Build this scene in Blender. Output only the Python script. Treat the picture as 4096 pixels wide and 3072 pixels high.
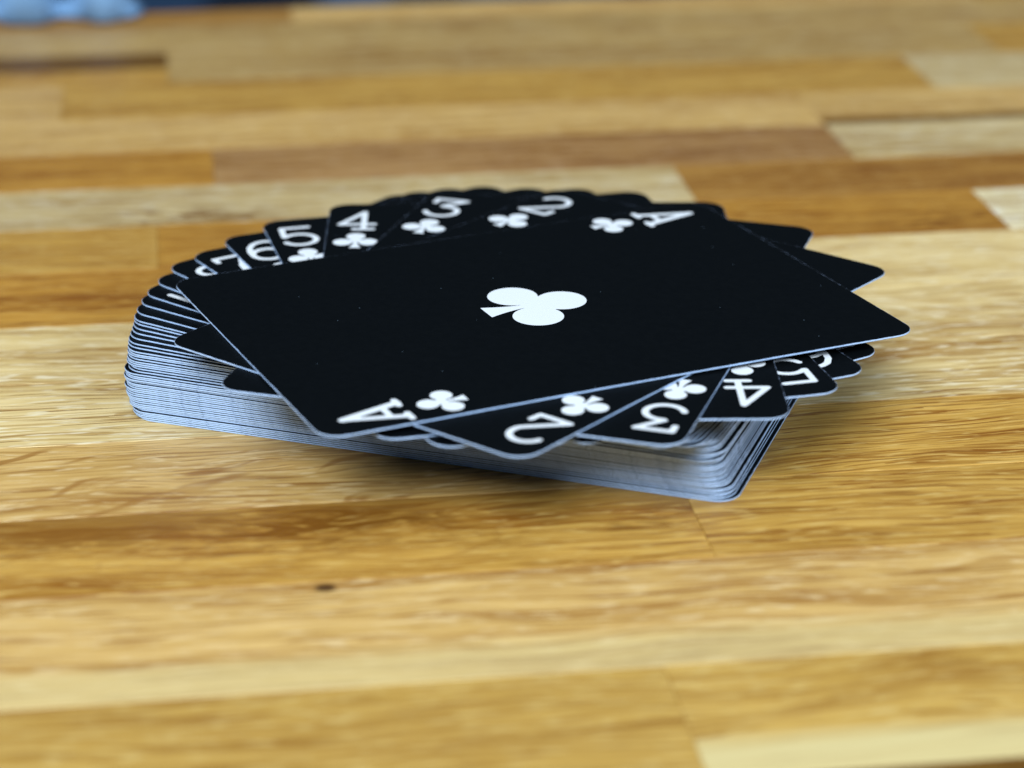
import bpy, bmesh, math, random
import numpy as np
from mathutils import Vector, Matrix

sc = bpy.context.scene
for o in list(bpy.data.objects):
    bpy.data.objects.remove(o)
MM = 0.001
R = math.radians

# ------------------------------------------------------------------ camera
cam_d = bpy.data.cameras.new('camera')
cam = bpy.data.objects.new('camera', cam_d)
sc.collection.objects.link(cam)
sc.camera = cam
cam_d.sensor_width = 36.0
cam_d.sensor_fit = 'HORIZONTAL'
cam_d.lens = 9743.9 / 4096 * 36.0
cam.location = (-3.257 * MM, -324.325 * MM, 137.364 * MM)
PITCH, ROLL = 0.394141, 0.0010555
fw = Vector((0, math.cos(PITCH), -math.sin(PITCH)))
rt = Vector((1, 0, 0))
up = rt.cross(fw)
r2 = rt * math.cos(ROLL) + up * math.sin(ROLL)
u2 = up * math.cos(ROLL) - rt * math.sin(ROLL)
cam.rotation_euler = Matrix((r2, u2, -fw)).transposed().to_euler()
cam_d.clip_start = 0.01
cam_d.clip_end = 50
cam_d.dof.use_dof = True
cam_d.dof.focus_distance = 0.341
cam_d.dof.aperture_fstop = cam_d.lens / 6.3
cam_d.dof.aperture_blades = 9

# ------------------------------------------------------------------ world and lamps
w = bpy.data.worlds.new('World')
sc.world = w
w.use_nodes = True
bg = w.node_tree.nodes['Background']
bg.inputs[0].default_value = (0.50, 0.74, 1.0, 1)
bg.inputs[1].default_value = 0.09


def area(name, loc, target, sx, sy, power, col):
    d = bpy.data.lights.new(name, 'AREA')
    d.shape = 'RECTANGLE'
    d.size, d.size_y = sx, sy
    d.energy = power
    d.color = col
    o = bpy.data.objects.new(name, d)
    sc.collection.objects.link(o)
    o.location = loc
    o.rotation_euler = (Vector(target) - Vector(loc)).to_track_quat('-Z', 'Y').to_euler()
    return o


area('window_light', (-0.32, -0.98, 0.99), (0, 0, 0.0), 0.85, 0.55, 30.0, (0.77, 0.89, 1.0))
area('window_light_right', (1.10, -0.55, 0.75), (0, 0, 0.0), 0.8, 0.5, 10.5, (0.70, 0.85, 1.0))
area('ceiling_light', (0.0, 0.0, 1.40), (0, 0, 0), 0.9, 0.9, 3.5, (0.88, 0.95, 1.0))

sc.view_settings.view_transform = 'Standard'
sc.view_settings.look = 'None'
sc.view_settings.gamma = 1.0
sc.view_settings.use_curve_mapping = False
sc.view_settings.exposure = 0.0
sc.cycles.use_adaptive_sampling = True
sc.cycles.max_bounces = 8


# ------------------------------------------------------------------ helpers
def link(name, me, parent=None):
    o = bpy.data.objects.new(name, me)
    sc.collection.objects.link(o)
    if parent:
        o.parent = parent
    return o


def tag(o, label=None, cat=None, group=None, kind=None):
    if label: o['label'] = label
    if cat: o['category'] = cat
    if group: o['group'] = group
    if kind: o['kind'] = kind
    return o


def mesh(name, v, f, mats=(), idx=None, smooth=None):
    me = bpy.data.meshes.new(name)
    me.from_pydata([tuple(p) for p in v], [], f)
    for m in mats:
        me.materials.append(m)
    if idx is not None:
        me.polygons.foreach_set('material_index', idx)
    if smooth is not None:
        me.polygons.foreach_set('use_smooth', smooth)
    me.update()
    return me


class NT:
    """small node-graph helper"""
    def __init__(self, name):
        self.m = bpy.data.materials.new(name)
        self.m.use_nodes = True
        self.t = self.m.node_tree
        self.b = self.t.nodes['Principled BSDF']

    def n(self, kind, **kw):
        x = self.t.nodes.new(kind)
        for k, v in kw.items():
            setattr(x, k, v)
        return x

    def put(self, sock, v):
        if isinstance(v, bpy.types.NodeSocket):
            self.t.links.new(v, sock)
        else:
            sock.default_value = v

    def math(self, op, a, b=0.0, c=0.0, clamp=False):
        x = self.n('ShaderNodeMath', operation=op)
        x.use_clamp = clamp
        self.put(x.inputs[0], a); self.put(x.inputs[1], b); self.put(x.inputs[2], c)
        return x.outputs[0]

    def comb(self, a, b, c=0.0):
        x = self.n('ShaderNodeCombineXYZ')
        self.put(x.inputs[0], a); self.put(x.inputs[1], b); self.put(x.inputs[2], c)
        return x.outputs[0]

    def noise(self, vec, scale=1.0, detail=2.0, rough=0.5, dist=0.0):
        x = self.n('ShaderNodeTexNoise')
        self.put(x.inputs['Vector'], vec)
        x.inputs['Scale'].default_value = scale
        x.inputs['Detail'].default_value = detail
        x.inputs['Roughness'].default_value = rough
        x.inputs['Distortion'].default_value = dist
        return x.outputs['Fac']

    def range(self, v, a, b, c=0.0, d=1.0):
        x = self.n('ShaderNodeMapRange')
        x.interpolation_type = 'SMOOTHSTEP'
        self.put(x.inputs[0], v)
        for i, q in enumerate((a, b, c, d)):
            self.put(x.inputs[i + 1], q)
        return x.outputs[0]

    def mix(self, f, a, b, blend='MIX'):
        x = self.n('ShaderNodeMix', data_type='RGBA', blend_type=blend)
        x.clamp_factor = True
        self.put(x.inputs[0], f); self.put(x.inputs[6], a); self.put(x.inputs[7], b)
        return x.outputs[2]

    def attr(self, name):
        x = self.n('ShaderNodeAttribute', attribute_type='OBJECT', attribute_name=name)
        return x.outputs['Fac']


# ------------------------------------------------------------------ wood material
def wood_material():
    g = NT('oak_block')
    tc = g.n('ShaderNodeTexCoord')
    sp = g.n('ShaderNodeSeparateXYZ')
    g.put(sp.inputs[0], tc.outputs['Object'])
    oi = g.n('ShaderNodeObjectInfo')
    rnd = oi.outputs['Random']
    u0 = g.math('MULTIPLY', sp.outputs[0], 1000.0)
    v0 = g.math('MULTIPLY', sp.outputs[1], 1000.0)
    z0 = g.math('MULTIPLY', sp.outputs[2], 1000.0)
    off = g.math('MULTIPLY', rnd, 917.0)
    # grain runs a little askew, differently in each plank
    skew = g.attr('skew')
    vs = g.math('ADD', v0, g.math('MULTIPLY', u0, skew))
    u = g.math('ADD', u0, off)
    v = g.math('ADD', g.math('ADD', vs, g.math('MULTIPLY', z0, 0.6)), g.math('MULTIPLY', off, 0.37))
    wob = g.noise(g.comb(g.math('MULTIPLY', u, 0.022), g.math('MULTIPLY', v, 0.07), off), 1.0, 2.0)
    v = g.math('ADD', v, g.math('MULTIPLY', g.math('SUBTRACT', wob, 0.5), 9.0))
    # knots bend the grain around themselves
    ku = g.math('SUBTRACT', u0, g.attr('knot_u'))
    kv = g.math('SUBTRACT', v0, g.attr('knot_v'))
    ks = g.attr('knot')
    kr = g.math('SQRT', g.math('ADD', g.math('POWER', g.math('MULTIPLY', ku, 0.09), 2.0),
                               g.math('POWER', g.math('MULTIPLY', kv, 0.26), 2.0)))
    kfall = g.math('MULTIPLY', g.math('EXPONENT', g.math('MULTIPLY', kr, -1.0)), ks)
    v = g.math('ADD', v, g.math('MULTIPLY', kfall, 3.5))

    def st(su, sv, dz=0.0):
        return g.comb(g.math('MULTIPLY', u, su), g.math('MULTIPLY', v, sv), g.math('ADD', off, dz))
    broad = g.noise(st(0.009, 0.13), 1.0, 3.0, 0.55)
    mid = g.noise(st(0.014, 0.42, 3.1), 1.0, 3.0, 0.6)
    fine = g.noise(st(0.026, 1.05, 7.7), 1.0, 4.0, 0.66)
    pore = g.noise(st(0.050, 1.9, 13.3), 1.0, 2.0, 0.55)
    fleck = g.noise(st(0.22, 1.7, 21.9), 1.0, 2.0, 0.5)
    mott = g.noise(st(0.09, 0.5, 41.0), 1.0, 2.0, 0.5)
    patch = g.noise(st(0.035, 0.09, 31.0), 1.0, 2.0, 0.5)
    base = oi.outputs['Color']
    dark = g.mix(1.0, base, (0.52, 0.36, 0.18, 1), 'MULTIPLY')
    light = g.mix(1.0, base, (1.22, 1.30, 1.55, 1), 'MULTIPLY')
    con = g.math('ADD', g.attr('contrast'), 1.0)
    f1 = g.math('MULTIPLY', g.math('SUBTRACT', broad, 0.5), 3.4)
    f2 = g.math('MULTIPLY', g.math('SUBTRACT', mid, 0.5), 2.3)
    f3 = g.math('MULTIPLY', g.math('SUBTRACT', fine, 0.5), 3.2)
    f4 = g.math('MULTIPLY', g.math('SUBTRACT', patch, 0.5), 0.7)
    f5 = g.math('MULTIPLY', g.math('SUBTRACT', mott, 0.5), 1.5)
    f4 = g.math('ADD', f4, f5)
    s = g.math('MULTIPLY', g.math('ADD', g.math('ADD', f1, f2), g.math('ADD', f3, f4)), con)
    col = g.mix(g.math('MULTIPLY', s, 1.0, clamp=True), base, light)
    col = g.mix(g.math('MULTIPLY', s, -1.0, clamp=True), col, dark)
    # thin growth-ring lines, dark and light, that follow the grain
    ring = g.noise(st(0.010, 0.36, 55.0), 1.0, 3.0, 0.62)
    ringm = g.math('FRACT', g.math('MULTIPLY', ring, 6.0))
    dk = g.math('MULTIPLY', g.range(ringm, 0.62, 0.97), g.range(fine, 0.36, 0.56))
    lt = g.math('MULTIPLY', g.range(ringm, 0.36, 0.06), g.range(fine, 0.64, 0.44))
    rs = g.math('ADD', g.attr('rings'), 0.65)
    col = g.mix(g.math('MULTIPLY', dk, rs), col, g.mix(1.0, base, (0.50, 0.33, 0.15, 1), 'MULTIPLY'))
    col = g.mix(g.math('MULTIPLY', lt, g.math('MULTIPLY', rs, 0.8)), col, g.mix(1.0, base, (1.30, 1.42, 1.8, 1), 'MULTIPLY'))
    # open pores: short dark dashes along the grain
    pm = g.math('MULTIPLY', g.range(pore, 0.57, 0.66), g.math('ADD', g.attr('pores'), 0.70))
    col = g.mix(pm, col, g.mix(1.0, base, (0.42, 0.27, 0.13, 1), 'MULTIPLY'))
    # pale flecks
    fm = g.math('MULTIPLY', g.range(fleck, 0.54, 0.70), 0.80)
    col = g.mix(fm, col, g.mix(1.0, base, (1.28, 1.52, 2.5, 1), 'MULTIPLY'))
    # medullary rays: slanting brown streaks in quarter-sawn planks
    ang = 0.50
    bend = g.math('MULTIPLY', g.math('SUBTRACT', patch, 0.5), 14.0)
    vb = g.math('ADD', v0, bend)
    ru = g.math('ADD', g.math('MULTIPLY', u0, math.cos(ang)), g.math('MULTIPLY', vb, math.sin(ang)))
    rv = g.math('SUBTRACT', g.math('MULTIPLY', vb, math.cos(ang)), g.math('MULTIPLY', u0, math.sin(ang)))
    rays = g.noise(g.comb(g.math('MULTIPLY', ru, 0.050), g.math('MULTIPLY', rv, 0.36), off), 1.0, 1.5, 0.55, 0.2)
    rm = g.math('MULTIPLY', g.range(rays, 0.59, 0.71), g.attr('ray'))
    col = g.mix(rm, col, g.mix(1.0, base, (0.52, 0.36, 0.18, 1), 'MULTIPLY'))
    # knots and burl figure
    kn = g.noise(g.comb(g.math('MULTIPLY', u0, 0.10), g.math('MULTIPLY', v0, 0.42), off), 1.0, 4.0, 0.62, 1.6)
    km = g.math('MULTIPLY', g.range(kn, 0.36, 0.72), g.math('MULTIPLY', kfall, 2.2), clamp=True)
    col = g.mix(km, col, g.mix(1.0, base, (0.36, 0.23, 0.11, 1), 'MULTIPLY'))
    # a band of brown heartwood along one edge, and pin knots
    bandv = g.math('ADD', v0, g.math('MULTIPLY', g.math('SUBTRACT', kn, 0.5), 26.0))
    bm = g.math('MULTIPLY', g.math('MULTIPLY', g.range(bandv, -0.5, 5.0), g.range(patch, 0.34, 0.62, 0.25, 1.0)), g.attr('band'))
    col = g.mix(bm, col, g.mix(1.0, base, (0.38, 0.26, 0.11, 1), 'MULTIPLY'))
    pr = g.math('SQRT', g.math('ADD', g.math('POWER', g.math('MULTIPLY', ku, 0.75), 2.0), g.math('POWER', g.math('MULTIPLY', kv, 0.95), 2.0)))
    col = g.mix(g.math('MULTIPLY', g.range(pr, 1.4, 0.5), g.attr('pin')), col, (0.05, 0.018, 0.006, 1))
    # a pale sapwood strip on one edge of some planks
    sap = g.math('MULTIPLY', g.range(g.math('ADD', g.math('MULTIPLY', v0, g.attr('sap_side')), g.math('MULTIPLY', g.math('SUBTRACT', mid, 0.5), 5.0)), 3.5, 7.5), g.attr('sap'))
    col = g.mix(g.math('MULTIPLY', sap, g.range(fine, 0.30, 0.62, 0.75, 1.0)), col, (0.70, 0.55, 0.25, 1))
    g.put(g.b.inputs['Base Color'], col)
    rough = g.math('ADD', g.math('MULTIPLY', fine, 0.22), 0.33)
    g.put(g.b.inputs['Roughness'], rough)
    g.b.inputs['Specular IOR Level'].default_value = 0.35
    h = g.math('SUBTRACT', g.math('MULTIPLY', fine, 0.5), g.math('MULTIPLY', pm, 0.8))
    bp = g.n('ShaderNodeBump')
    bp.inputs['Strength'].default_value = 0.35
    bp.inputs['Distance'].default_value = 0.00012
    g.put(bp.inputs['Height'], h)
    g.put(g.b.inputs['Normal'], bp.outputs[0])
    return g.m


WOOD = wood_material()

# ------------------------------------------------------------------ table top of butcher-block planks
TA = R(8.0)
table = link('table_top', None)
table.rotation_euler = (0, 0, TA)
tag(table, kind='structure')
table['label'] = 'oiled oak butcher block table top of narrow planks'
THICK = 32.0
rng = random.Random(11)

TONES = {
    'gold':  (0.520, 0.286, 0.050),
    'olive': (0.490, 0.290, 0.058),
    'amber': (0.450, 0.216, 0.028),
    'honey': (0.610, 0.375, 0.108),
    'straw': (0.570, 0.425, 0.180),
    'pale':  (0.720, 0.525, 0.205),
    'cream': (0.740, 0.610, 0.320),
    'tan':   (0.480, 0.305, 0.092),
    'rose':  (0.390, 0.208, 0.062),
    'brown': (0.370, 0.178, 0.030),
    'dark':  (0.165, 0.075, 0.008),
}


def plank(u0, u1, v0, v1, tone, **kw):
    """one plank with eased edges, its top face at z = 0"""
    g = 0.02
    hu, hv = (u1 - u0) / 2 - g, (v1 - v0) / 2 - g
    b = 0.10
    V, F = [], []
    for (z, ins) in ((-THICK, 0), (-b, 0), (0, b)):
        for sx, sy in ((-1, -1), (1, -1), (1, 1), (-1, 1)):
            V.append((sx * (hu - ins) * MM, sy * (hv - ins) * MM, z * MM))
    F.append((3, 2, 1, 0))
    for k in (0, 4):
        for i in range(4):
            j = (i + 1) % 4
            F.append((k + i, k + j, k + 4 + j, k + 4 + i))
    F.append((8, 9, 10, 11))
    o = link('plank', mesh('plank', V, F, [WOOD]), table)
    o.location = ((u0 + u1) / 2 * MM, (v0 + v1) / 2 * MM, 0)
    c = TONES[tone]
    c = (c[0] * 1.03, c[1] * 0.985, c[2])
    j = 1 + rng.uniform(-0.04, 0.04)
    o.color = (c[0] * j, c[1] * j, c[2] * j, 1)
    o['skew'] = kw.pop('skew', rng.uniform(-0.05, 0.05))
    uc, vc = (u0 + u1) / 2, (v0 + v1) / 2
    if 'knot_at' in kw:
        a, b_ = kw.pop('knot_at')
        o['knot_u'], o['knot_v'] = float(a - uc), float(b_ - vc)
    for k, val in kw.items():
        o[k] = float(val)
    return o


E0, E1 = -420.0, 430.0
rows = [
    # (v0, v1, [(u_start, tone, features), ...])
    (-197, -174, [(E0, 'gold', {}), (-140, 'honey', {}), (30, 'amber', {}), (210, 'gold', {})]),
    (-174, -150.5, [(E0, 'honey', {}), (-70, 'gold', {}), (95, 'tan', {}), (260, 'pale', {})]),
    (-150.5, -127.5, [(E0, 'gold', {}), (-190, 'amber', {}), (-20, 'honey', {}), (150, 'gold', {})]),
    (-127.5, -104.2, [(E0, 'honey', {}), (-150, 'gold', {}), (-12, 'dark', {}), (180, 'gold', {})]),
    (-104.2, -79.5, [(E0, 'gold', {}), (-165, 'olive', dict(skew=0.03, pores=-0.2)),
                     (3.2, 'olive', dict(sap=1.0, sap_side=-1.0, skew=-0.03)), (190, 'honey', {})]),
    (-79.5, -53.0, [(E0, 'amber', {}), (-118, 'honey', dict(sap=0.55, sap_side=-1.0, skew=0.02, knot_at=(-34.0, -54.8), pin=0.9)), (120, 'gold', {})]),
    (-53.0, -30.5, [(E0, 'gold', {}), (-130, 'gold', dict(knot_at=(-34, -37), knot=1.5, band=0.75, contrast=0.2, ray=0.4)),
                    (15.1, 'gold', dict(contrast=0.15, skew=0.02, rings=0.3)), (176, 'pale', {})]),
    (-30.5, -7.0, [(E0, 'honey', {}), (-155, 'honey', dict(ray=0.75, contrast=-0.05)),
                   (22, 'gold', dict(contrast=0.2, skew=-0.055, pores=0.1, rings=0.4)), (140, 'honey', {})]),
    (-7.0, 16.0, [(E0, 'gold', {}), (-215, 'pale', dict(pores=0.35, skew=0.0)), (-5, 'pale', dict(pores=0.2)), (160, 'gold', {})]),
    (16.0, 39.2, [(E0, 'pale', {}), (-128, 'pale', dict(pores=0.1, contrast=-0.25)), (25, 'pale', dict(contrast=-0.1)), (205, 'honey', {})]),
    (39.2, 64.0, [(E0, 'tan', {}), (-180, 'amber', dict(contrast=0.2)), (12, 'pale', dict(contrast=-0.25)), (150, 'gold', {})]),
    (64.0, 86.2, [(E0, 'amber', {}), (-190, 'gold', dict(contrast=-0.2)), (-53.5, 'amber', {}),
                  (-10, 'amber', dict(knot_at=(83, 70), knot=0.9, contrast=0.1)), (93.2, 'cream', {}), (230, 'gold', {})]),
    (86.2, 107.7, [(E0, 'honey', {}), (-170, 'straw', dict(knot_at=(-47, 90), knot=1.2, contrast=-0.35)), (42.2, 'brown', dict(contrast=0.1)), (170, 'honey', {})]),
    (107.7, 130.2, [(E0, 'cream', {}), (-160, 'amber', {}), (-43.0, 'rose', dict(contrast=0.35)), (77.4, 'straw', {}), (215, 'amber', {})]),
    (130.2, 153.0, [(E0, 'tan', {}), (-205, 'honey', dict(contrast=-0.2)), (150, 'gold', {})]),
    (153.0, 179.0, [(E0, 'amber', {}), (-175, 'honey', {}), (-72.3, 'gold', {}), (107.2, 'straw', {}), (240, 'gold', {})]),
    (203.4, 227.0, [(E0, 'gold', {}), (-150, 'tan', {}), (60, 'tan', {}), (200, 'honey', {})]),
    (227.0, 240.0, [(E0, 'brown', {}), (-200, 'brown', {}), (-22, 'honey', {}), (140, 'gold', {})]),
]
for v0, v1, parts in rows:
    for i, (u0, tone, kw) in enumerate(parts):
        u1 = parts[i + 1][0] if i + 1 < len(parts) else E1
        if (v0, u0) == (130.2, -205):
            # behind the pale plank, a dark brown line on the right, built as a thin strip
            plank(u0, 77.4, v0, v1, tone, **dict(kw)); plank(77.4, u1, v0 + 4.2, v1, tone, **dict(kw)); plank(77.4, u1, v0, v0 + 4.2, 'dark')
        else:
            plank(u0, u1, v0, v1, tone, **dict(kw))
# far row that is split lengthwise on the left
plank(E0, -170, 179, 203.4, 'honey')
plank(-170, -50.8, 190.0, 203.4, 'dark')
plank(-170, -50.8, 179, 190.0, 'gold')
plank(-50.8, 130, 179, 203.4, 'tan', contrast=-0.2)
plank(130, E1, 179, 203.4, 'gold')


# ------------------------------------------------------------------ card materials
def black_face():
    g = NT('black_card_face')
    tc = g.n('ShaderNodeTexCoord')
    mp = g.n('ShaderNodeMapping')
    g.put(mp.inputs['Vector'], tc.outputs['Object'])
    mp.inputs['Scale'].default_value = (1000, 1000, 1000)
    oi = g.n('ShaderNodeObjectInfo')
    ad = g.n('ShaderNodeVectorMath', operation='ADD')
    g.put(ad.inputs[0], mp.outputs[0])
    g.put(ad.inputs[1], g.comb(g.math('MULTIPLY', oi.outputs['Random'], 500.0), 0.0))
    p = ad.outputs[0]
    vor = g.n('ShaderNodeTexVoronoi')
    g.put(vor.inputs['Vector'], p)
    vor.inputs['Scale'].default_value = 0.42
    dust = g.math('LESS_THAN', vor.outputs['Distance'], 0.030)
    keep = g.math('GREATER_THAN', g.noise(p, 0.35, 1.0), 0.56)
    dm = g.math('MULTIPLY', g.math('MULTIPLY', dust, keep), 0.35)
    mott = g.noise(p, 0.9, 3.0)
    c = g.mix(mott, (0.0008, 0.0014, 0.0020, 1), (0.0020, 0.0030, 0.0040, 1))
    c = g.mix(dm, c, (0.35, 0.48, 0.62, 1))
    g.put(g.b.inputs['Base Color'], c)
    g.put(g.b.inputs['Roughness'], g.math('ADD', g.math('MULTIPLY', mott, 0.15), 0.50))
    g.b.inputs['Specular IOR Level'].default_value = 0.08
    # woven (linen) finish
    wv = g.n('ShaderNodeTexWave'); wv.bands_direction = 'X'
    g.put(wv.inputs['Vector'], p); wv.inputs['Scale'].default_value = 0.9
    wv2 = g.n('ShaderNodeTexWave'); wv2.bands_direction = 'Y'
    g.put(wv2.inputs['Vector'], p); wv2.inputs['Scale'].default_value = 0.9
    bp = g.n('ShaderNodeBump')
    bp.inputs['Strength'].default_value = 0.12
    bp.inputs['Distance'].default_value = 0.00004
    g.put(bp.inputs['Height'], g.math('ADD', wv.outputs['Fac'], wv2.outputs['Fac']))
    g.put(g.b.inputs['Normal'], bp.outputs[0])
    return g.m


def paper_edge():
    g = NT('blue_lit_card_edge')
    tc = g.n('ShaderNodeTexCoord')
    mp = g.n('ShaderNodeMapping')
    g.put(mp.inputs['Vector'], tc.outputs['Object'])
    mp.inputs['Scale'].default_value = (1000, 1000, 3500)
    n = g.noise(mp.outputs[0], 2.2, 3.0, 0.6)
    c = g.mix(g.range(n, 0.50, 0.72), (0.52, 0.69, 0.97, 1), (0.28, 0.40, 0.64, 1))  # white paper, with the bluish cast of the side light put into its colour
    g.put(g.b.inputs['Base Color'], c)
    g.b.inputs['Roughness'].default_value = 0.85
    g.b.inputs['Specular IOR Level'].default_value = 0.2
    return g.m


def white_print():
    g = NT('white_print')
    g.b.inputs['Base Color'].default_value = (0.79, 0.80, 0.82, 1)
    g.b.inputs['Roughness'].default_value = 0.55
    g.b.inputs['Specular IOR Level'].default_value = 0.2
    return g.m


BLACK, PAPER, INK = black_face(), paper_edge(), white_print()

# ------------------------------------------------------------------ card body
CU, CV, CR, CT, STEP = 44.0, 31.5, 3.3, 0.270, 0.28


def worn_rim():
    g = NT('worn_card_rim')
    tc = g.n('ShaderNodeTexCoord')
    mp = g.n('ShaderNodeMapping')
    g.put(mp.inputs['Vector'], tc.outputs['Object'])
    mp.inputs['Scale'].default_value = (1000, 1000, 1000)
    n = g.noise(mp.outputs[0], 0.55, 4.0, 0.75)
    g.put(g.b.inputs['Base Color'], g.mix(g.range(n, 0.42, 0.68), (0.006, 0.008, 0.012, 1), (0.42, 0.52, 0.74, 1)))
    g.b.inputs['Roughness'].default_value = 0.7
    return g.m


RIM = worn_rim()


def bow_z(u, v, a):
    return a * (1 - (u / CU) ** 2) + 0.3 * a * (1 - (v / CV) ** 2)


def card_body(bow=0.0):
    seg = 8
    ring0 = []
    for cx, cy, a0 in ((CV - CR, CU - CR, 0), (-CV + CR, CU - CR, 90), (-CV + CR, -CU + CR, 180), (CV - CR, -CU + CR, 270)):
        for i in range(seg + 1):
            a = R(a0 + 90 * i / seg)
            ring0.append((cx, cy, math.cos(a), math.sin(a)))
    V, F, idx = [], [], []
    prof = [(0.0, CR - 0.08), (0.065, CR), (CT - 0.04, CR), (CT - 0.014, CR - 0.014), (CT, CR - 0.075)]
    n = len(ring0)
    for z, r in prof:
        for cx, cy, c, s in ring0:
            V.append(((cx + c * r) * MM, (cy + s * r) * MM, z * MM))
    F.append(tuple(range(n - 1, -1, -1))); idx.append(0)
    ms = (0, 1, 1, 2)
    for k in range(len(prof) - 1):
        for i in range(n):
            j = (i + 1) % n
            F.append((k * n + i, k * n + j, (k + 1) * n + j, (k + 1) * n + i)); idx.append(ms[k])
    F.append(tuple(range(4 * n, 5 * n))); idx.append(0)
    me = mesh('playing_card', V, F, [BLACK, PAPER, RIM], idx)
    if bow:
        bm = bmesh.new(); bm.from_mesh(me)
        for k in range(-6, 7):
            bmesh.ops.bisect_plane(bm, geom=bm.verts[:] + bm.edges[:] + bm.faces[:], plane_co=(0, k * 6.4 * MM, 0), plane_no=(0, 1, 0))
        for k in range(-3, 4):
            bmesh.ops.bisect_plane(bm, geom=bm.verts[:] + bm.edges[:] + bm.faces[:], plane_co=(k * 8.0 * MM, 0, 0), plane_no=(1, 0, 0))
        for v in bm.verts:
            v.co.z += bow_z(v.co.y / MM, v.co.x / MM, bow) * MM
        bm.to_mesh(me); bm.free()
    return me


BODY = card_body()
BOW = {1: 0.17, 2: 0.14, 3: 0.11, 4: 0.085, 5: 0.06, 6: 0.035, 7: 0.015}

# ------------------------------------------------------------------ printed shapes, cut from distance fields
def contour_mesh(name, f, x0, x1, y0, y1, h):
    xs = np.arange(x0, x1 + h, h); ys = np.arange(y0, y1 + h, h)
    X, Y = np.meshgrid(xs, ys)
    D = f(X, Y)
    V, F, key = [], [], {}

    def vert(k, p):
        if k not in key:
            key[k] = len(V); V.append((p[0] * MM, p[1] * MM, 0.0))
        return key[k]
    for j in range(len(ys) - 1):
        i = 0
        while i < len(xs) - 1:
            d = (D[j, i], D[j, i + 1], D[j + 1, i + 1], D[j + 1, i])
            if min(d) >= 0:
                i += 1; continue
            cs = ((j, i), (j, i + 1), (j + 1, i + 1), (j + 1, i))
            poly = []
            for k in range(4):
                a, b = cs[k], cs[(k + 1) % 4]
                da, db = d[k], d[(k + 1) % 4]
                pa = (xs[a[1]], ys[a[0]]); pb = (xs[b[1]], ys[b[0]])
                if da < 0:
                    poly.append(vert(a, pa))
                if (da < 0) != (db < 0):
                    q = da / (da - db)
                    kk = (min(a, b), max(a, b))
                    poly.append(vert(kk, (pa[0] + (pb[0] - pa[0]) * q, pa[1] + (pb[1] - pa[1]) * q)))
            if len(poly) >= 3:
                F.append(tuple(poly))
            i += 1
    return mesh(name, V, F, [INK])


def seg_d(X, Y, a, b):
    ax, ay = a; bx, by = b
    dx, dy = bx - ax, by - ay
    L2 = dx * dx + dy * dy + 1e-12
    t = np.clip(((X - ax) * dx + (Y - ay) * dy) / L2, 0, 1)
    return np.hypot(X - ax - t * dx, Y - ay - t * dy)


def strokes(lines, wd):
    def f(X, Y):
        D = np.full(X.shape, 1e9)
        for item in lines:
            pts, ww = item if isinstance(item, tuple) and isinstance(item[0], list) else (item, wd)
            for a, b in zip(pts[:-1], pts[1:]):
                D = np.minimum(D, seg_d(X, Y, a, b) - ww / 2)
        return D
    return f


def arc(cx, cy, rx, ry, a0, a1, n=22):
    return [(cx + rx * math.cos(R(a0 + (a1 - a0) * i / n)), cy + ry * math.sin(R(a0 + (a1 - a0) * i / n))) for i in range(n + 1)]


W = 0.90
GL = {
    'A': [([(0, 8.7), (-2.25, 0.5)], 1.0), ([(0, 8.7), (2.25, 0.5)], 1.25), ([(-1.6, 2.75), (1.6, 2.75)], 0.9), ([(-3.15, 0.45), (-1.35, 0.45)], 0.9), ([(1.35, 0.45), (3.15, 0.45)], 0.9)],
    '2': [arc(0, 6.35, 2.35, 2.35, 165, -30) + [(-2.35, 0.62), (2.45, 0.62), (2.6, 2.35)]],
    '3': [[(-2.35, 7.0), (-2.35, 8.65), (2.45, 8.65), (-0.55, 5.45)] + arc(0, 2.95, 2.55, 2.4, 95, -160)],
    '4': [[(1.15, 0.5), (1.15, 8.6), (-2.6, 2.75), (2.75, 2.75)], ([(-0.35, 0.45), (2.55, 0.45)], 0.9)],
    '5': [[(2.2, 8.65), (-1.95, 8.65), (-2.15, 4.6)] + arc(0.0, 3.05, 2.55, 2.5, 140, -155)],
    '6': [arc(0, 2.9, 2.4, 2.35, 0, 360, 36), [(2.0, 8.3), (1.2, 8.6), (0.3, 8.55), (-0.8, 8.0), (-1.8, 6.6), (-2.35, 4.6), (-2.4, 2.9)]],
    '7': [[(-2.3, 7.1), (-2.3, 8.6), (2.45, 8.6), (1.2, 6.4), (0.4, 4.2)], ([(0.5, 4.4), (0.15, 2.6), (-0.1, 0.7)], 1.35)],
    '8': [arc(0, 6.75, 1.95, 1.9, 0, 360, 36), arc(0, 2.75, 2.4, 2.2, 0, 360, 36)],
    '9': [arc(0, 6.3, 2.4, 2.35, 0, 360, 36), [(-2.0, 0.9), (-1.2, 0.6), (-0.3, 0.65), (0.8, 1.2), (1.8, 2.6), (2.35, 4.6), (2.4, 6.3)]],
    '10': [[(-2.45, 8.5), (-2.45, 0.5)], ([(-3.2, 0.45), (-1.6, 0.45)], 0.9), arc(1.35, 4.6, 1.75, 4.05, 0, 360, 36)],
}
GLYPH = {k: contour_mesh('rank_' + k, strokes(v, W), -4.3, 4.3, -0.6, 9.8, 0.13) for k, v in GL.items()}


def club(s, r=3.62, cx=4.32, cy=-1.6, ty=4.08):
    def f(X, Y):
        x, y = np.abs(X) / s, Y / s
        D = np.hypot(x, y - ty) - r
        D = np.minimum(D, np.hypot(x - cx, y - cy) - r)
        D = np.minimum(D, np.hypot(x, y - 0.15) - 2.05)
        t = np.clip((-1.6 - y) / 6.1, 0, 1)
        half = 0.62 + 1.42 * t ** 1.7
        stem = np.maximum(x - half, np.maximum(y + 0.5, -7.7 - y))
        return np.minimum(D, stem) * s
    return f


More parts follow.
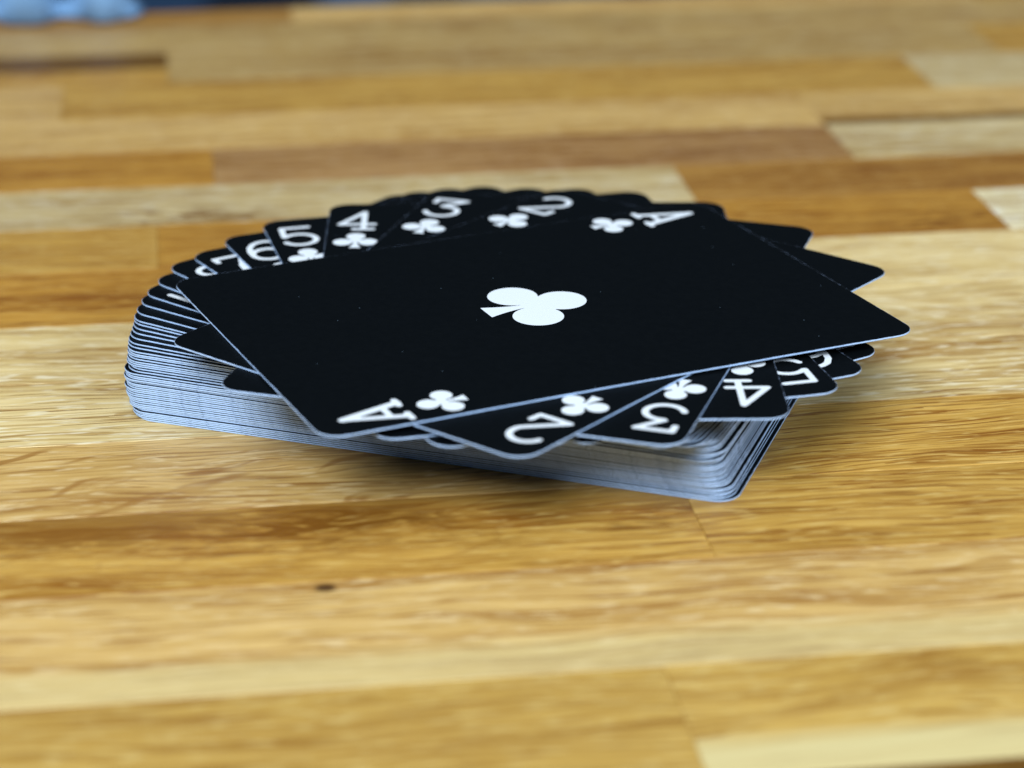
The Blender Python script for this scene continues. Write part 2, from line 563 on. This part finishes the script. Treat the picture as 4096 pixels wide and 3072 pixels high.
PIP_BIG = contour_mesh('club_pip', club(1.0), -8.4, 8.4, -8.1, 8.1, 0.16)
PIP_SMALL = contour_mesh('club_index', club(0.445, 3.32, 4.4, -1.75, 4.25), -3.9, 3.9, -3.8, 3.8, 0.11)

# ------------------------------------------------------------------ the deck
POSES = [(0, 0, 24.88), (1.13, 1.23, 51.19), (0.92, 3.28, 72.43), (0.08, 4.9, 91.35), (-1.21, 5.71, 104.97), (-1.82, 6.02, 114.3), (-2.38, 6.5, 122.93), (-3.49, 8.36, 130.0), (-3.71, 8.85, 136.3), (-4.27, 9.06, 141.18), (-4.67, 9.13, 144.52), (-4.97, 7.8, 146.23), (-5.11, 7.23, 147.87), (-5.13, 7.24, 148.45), (-5.22, 7.9, 150.47), (-5.49, 8.76, 152.65), (-5.74, 8.7, 154.01), (-5.9, 7.95, 154.56), (-6.05, 8.2, 155.64), (-6.29, 8.8, 157.4), (-6.22, 8.83, 157.84), (-6.44, 9.1, 158.0), (-6.32, 8.84, 158.17), (-6.53, 8.92, 158.63), (-6.5, 8.88, 158.71), (-6.72, 9.25, 159.13), (-6.24, 8.95, 159.29), (-6.49, 8.91, 159.59), (-7.09, 8.8, 159.72), (-6.84, 8.46, 159.67), (-6.95, 8.63, 159.8), (-7.24, 8.8, 160.03), (-7.23, 8.99, 160.01), (-7.05, 8.79, 160.2), (-6.94, 8.86, 160.19), (-6.96, 8.88, 160.31), (-7.31, 9.04, 160.39), (-7.09, 9.02, 160.47), (-7.06, 8.92, 160.5), (-7.2, 9.07, 160.68), (-7.14, 9.01, 160.82), (-7.02, 9.04, 160.86), (-6.84, 8.92, 160.88), (-6.78, 8.87, 161.01), (-6.72, 8.89, 161.08), (-6.86, 9.13, 161.17), (-6.35, 9.05, 161.21), (-6.46, 8.94, 161.5), (-6.21, 8.87, 161.4), (-6.37, 8.86, 161.19), (-6.13, 8.77, 161.21), (-5.61, 8.59, 161.24)]
N = len(POSES)
RANKS = ['A', '2', '3', '4', '5', '6', '7', '8', '9', '10']
LABELS = {
    1: 'top card, ace of clubs, black face with one white club in its middle',
    2: 'black two of clubs directly under the ace, its corner pointing at the viewer',
    3: 'black three of clubs fanned out between the two and the four',
    4: 'black four of clubs whose numeral stands upright at the far side',
    5: 'black five of clubs tucked under the four of clubs',
    6: 'black six of clubs, its numeral half covered by the five',
    7: 'black seven of clubs, partly covered by the six',
    8: 'black card under the seven showing only the top of its eight',
    9: 'blank black card sliver between the eight and the ten at far left',
    10: 'black card at left showing just the foot of a white numeral one under the ace',
    11: 'first black card below the ten in the left fan, a broad blank sliver',
    12: 'second black card below the ten in the left fan',
    13: 'third black card below the ten, last broad sliver of the left fan',
    14: 'thin black card sliver just under the last broad sliver at left',
    15: 'second thin black card sliver under the broad fan at left',
    16: 'third thin black card sliver under the broad fan at left',
    17: 'fourth thin black card sliver under the broad fan, a wider black band',
    18: 'fifth thin black card sliver under the broad fan, the lowest wide black band',
    19: 'white edged card right below the lowest wide black band at left',
    20: 'white edged card second below the lowest wide black band at left',
    29: 'white edged card sticking out farthest at the left notch of the stack',
    51: 'second lowest card of the deck, just above the bottom card',
    52: 'bottom card of the deck lying on the wood, its edge stepping out at right',
}
SAME = 'card with white edge squared up in the lower deck, only its edge showing'
Z_PRINT = 0.014


def printed(name, me, card, x, y, flip, bow=0.0):
    if bow:                                  # the print follows the bowed card
        sg = -1 if flip else 1
        me = me.copy()
        for v in me.vertices:
            v.co.z = bow_z(sg * (y + v.co.y / MM), sg * (x + v.co.x / MM), bow) * MM
    o = link(name, me, card)
    o.location = (x * MM, y * MM, (CT + Z_PRINT) * MM)
    if flip:
        o.location = (-x * MM, -y * MM, (CT + Z_PRINT) * MM)
        o.rotation_euler = (0, 0, math.pi)
    return o


for k in range(N, 0, -1):
    x, y, a = POSES[k - 1]
    bw = BOW.get(k, 0.0)
    c = link('playing_card', card_body(bw) if bw else BODY)
    c.location = (x * MM, y * MM, (N - k) * STEP * MM)
    c.rotation_euler = (0, 0, R(a - 90.0))
    tag(c, LABELS.get(k, SAME), 'playing card', 'cards of the black deck')
    if k <= 10:
        for flip in (False, True):
            printed('rank_numeral', GLYPH[RANKS[k - 1]], c, -26.95, 31.0, flip, bw)
            printed('suit_club', PIP_SMALL, c, -26.85, 26.05, flip, bw)
        if k == 1:
            printed('centre_club', PIP_BIG, c, 0.15, 0.0, False, bw)


# ------------------------------------------------------------------ crumpled cloth on the far left edge of the table
def fabric(name, c1, c2, scale):
    g = NT(name)
    tc = g.n('ShaderNodeTexCoord')
    n = g.noise(tc.outputs['Object'], scale, 3.0)
    g.put(g.b.inputs['Base Color'], g.mix(n, c1, c2))
    g.b.inputs['Roughness'].default_value = 0.9
    g.b.inputs['Specular IOR Level'].default_value = 0.1
    return g.m


CLOTH = fabric('pale_blue_cloth', (0.08, 0.19, 0.36, 1), (0.30, 0.47, 0.68, 1), 70.0)
nu, nv = 64, 28
U0, U1, V0, V1 = -172.0, -56.5, 233.0, 268.0
V, F = [], []
rg = np.random.default_rng(3)
ph = rg.uniform(0, 6.28, 6)
for j in range(nv + 1):
    for i in range(nu + 1):
        s, t = i / nu, j / nv
        uu = U0 + (U1 - U0) * s
        front = -2.2 * math.sin(0.349 * (uu + 82.0) + math.pi / 2) + 0.6 * math.sin(uu * 0.9 + ph[0])
        vv = V0 + front * (1 - t) + (V1 - V0) * t
        dome = (max(0.0, math.sin(math.pi * min(1, t * 1.25)))) ** 0.5 if t < 0.8 else 0.0
        ends = min(1.0, (1 - s) * 9) ** 0.5 * min(1.0, s * 9) ** 0.5
        lobes = 0.42 + 0.50 * math.sin(0.349 * (uu + 82.0) + math.pi / 2) + 0.16 * math.sin(uu * 0.4 + vv * 0.3 + ph[1])
        z = 0.4 + 21 * dome * ends * max(0.15, lobes)
        if vv > 240.5:                       # what hangs over the edge drops down behind the table
            z -= (vv - 240.5) * 1.1
        V.append((uu * MM, vv * MM, z * MM))
for j in range(nv):
    for i in range(nu):
        a = j * (nu + 1) + i
        F.append((a, a + 1, a + nu + 2, a + nu + 1))
cm = mesh('crumpled_cloth', V, F, [CLOTH], smooth=[True] * len(F))
cloth = link('crumpled_cloth', cm)
cloth.rotation_euler = (0, 0, TA)
md = cloth.modifiers.new('thickness', 'SOLIDIFY'); md.thickness = 0.0012; md.offset = 1.0
tag(cloth, 'crumpled pale blue cloth on the far left edge of the table', 'cloth')

# ------------------------------------------------------------------ floor and bench behind the table, far out of focus
FLOOR = fabric('dark_floor', (0.020, 0.035, 0.060, 1), (0.035, 0.055, 0.085, 1), 3.0)
fl = link('floor', mesh('floor', [(-6, -4, -0.78), (6, -4, -0.78), (6, 8, -0.78), (-6, 8, -0.78)], [(0, 1, 2, 3)], [FLOOR]))
tag(fl, kind='structure')


def rounded_box(x0, x1, y0, y1, z0, z1, b):
    V, F = [], []
    prof = [(z0, b), (z0 + b * 0.3, b * 0.3), (z0 + b, 0), (z1 - b, 0), (z1 - b * 0.3, b * 0.3), (z1, b)]
    seg = 5
    for z, ins in prof:
        for cx, cy, a0 in ((x1, y1, 0), (x0, y1, 90), (x0, y0, 180), (x1, y0, 270)):
            for i in range(seg + 1):
                a = R(a0 + 90 * i / seg)
                sx = 1 if cx == x1 else -1
                sy = 1 if cy == y1 else -1
                V.append((cx - sx * b * 1.2 + math.cos(a) * (b * 1.2 - ins), cy - sy * b * 1.2 + math.sin(a) * (b * 1.2 - ins), z))
    n = 4 * (seg + 1)
    F.append(tuple(range(n - 1, -1, -1)))
    for k in range(len(prof) - 1):
        for i in range(n):
            j = (i + 1) % n
            F.append((k * n + i, k * n + j, (k + 1) * n + j, (k + 1) * n + i))
    F.append(tuple(range((len(prof) - 1) * n, len(prof) * n)))
    return V, F


def striped():
    g = NT('striped_seat_fabric')
    tc = g.n('ShaderNodeTexCoord')
    sp = g.n('ShaderNodeSeparateXYZ')
    g.put(sp.inputs[0], tc.outputs['Object'])
    cr = g.n('ShaderNodeValToRGB')
    cr.color_ramp.interpolation = 'CONSTANT'
    stops = [(-0.60, (0.05, 0.13, 0.27)), (-0.235, (0.012, 0.028, 0.06)), (-0.150, (0.16, 0.33, 0.56)), (-0.098, (0.06, 0.11, 0.17)),
             (-0.045, (0.28, 0.36, 0.42)), (0.08, (0.06, 0.13, 0.26)), (0.30, (0.16, 0.33, 0.56))]
    e = cr.color_ramp.elements
    while len(e) < len(stops):
        e.new(0.5)
    for el, (px, c) in zip(e, stops):
        el.position = (px + 0.65) / 1.3
        el.color = (*c, 1)
    g.put(cr.inputs[0], g.math('DIVIDE', g.math('ADD', sp.outputs[0], 0.65), 1.3))
    g.put(g.b.inputs['Base Color'], cr.outputs[0])
    g.b.inputs['Roughness'].default_value = 0.9
    return g.m


bench = link('bench', None)
bench.location = (0, 1.42, -0.78)
tag(bench, 'low bench with a blue striped seat behind the table, far out of focus', 'bench')
v_, f_ = rounded_box(-0.65, 0.65, -0.22, 0.22, 0.40, 0.48, 0.02)
link('seat', mesh('seat', v_, f_, [striped()], smooth=[True] * len(f_)), bench)
LEG = fabric('dark_wood_leg', (0.03, 0.02, 0.012, 1), (0.05, 0.035, 0.02, 1), 30.0)
lv, lf = rounded_box(-0.022, 0.022, -0.022, 0.022, 0.0, 0.405, 0.004)
lm = mesh('leg', lv, lf, [LEG])
for sx in (-1, 1):
    for sy in (-1, 1):
        l = link('leg', lm, bench)
        l.location = (sx * 0.58, sy * 0.16, 0)
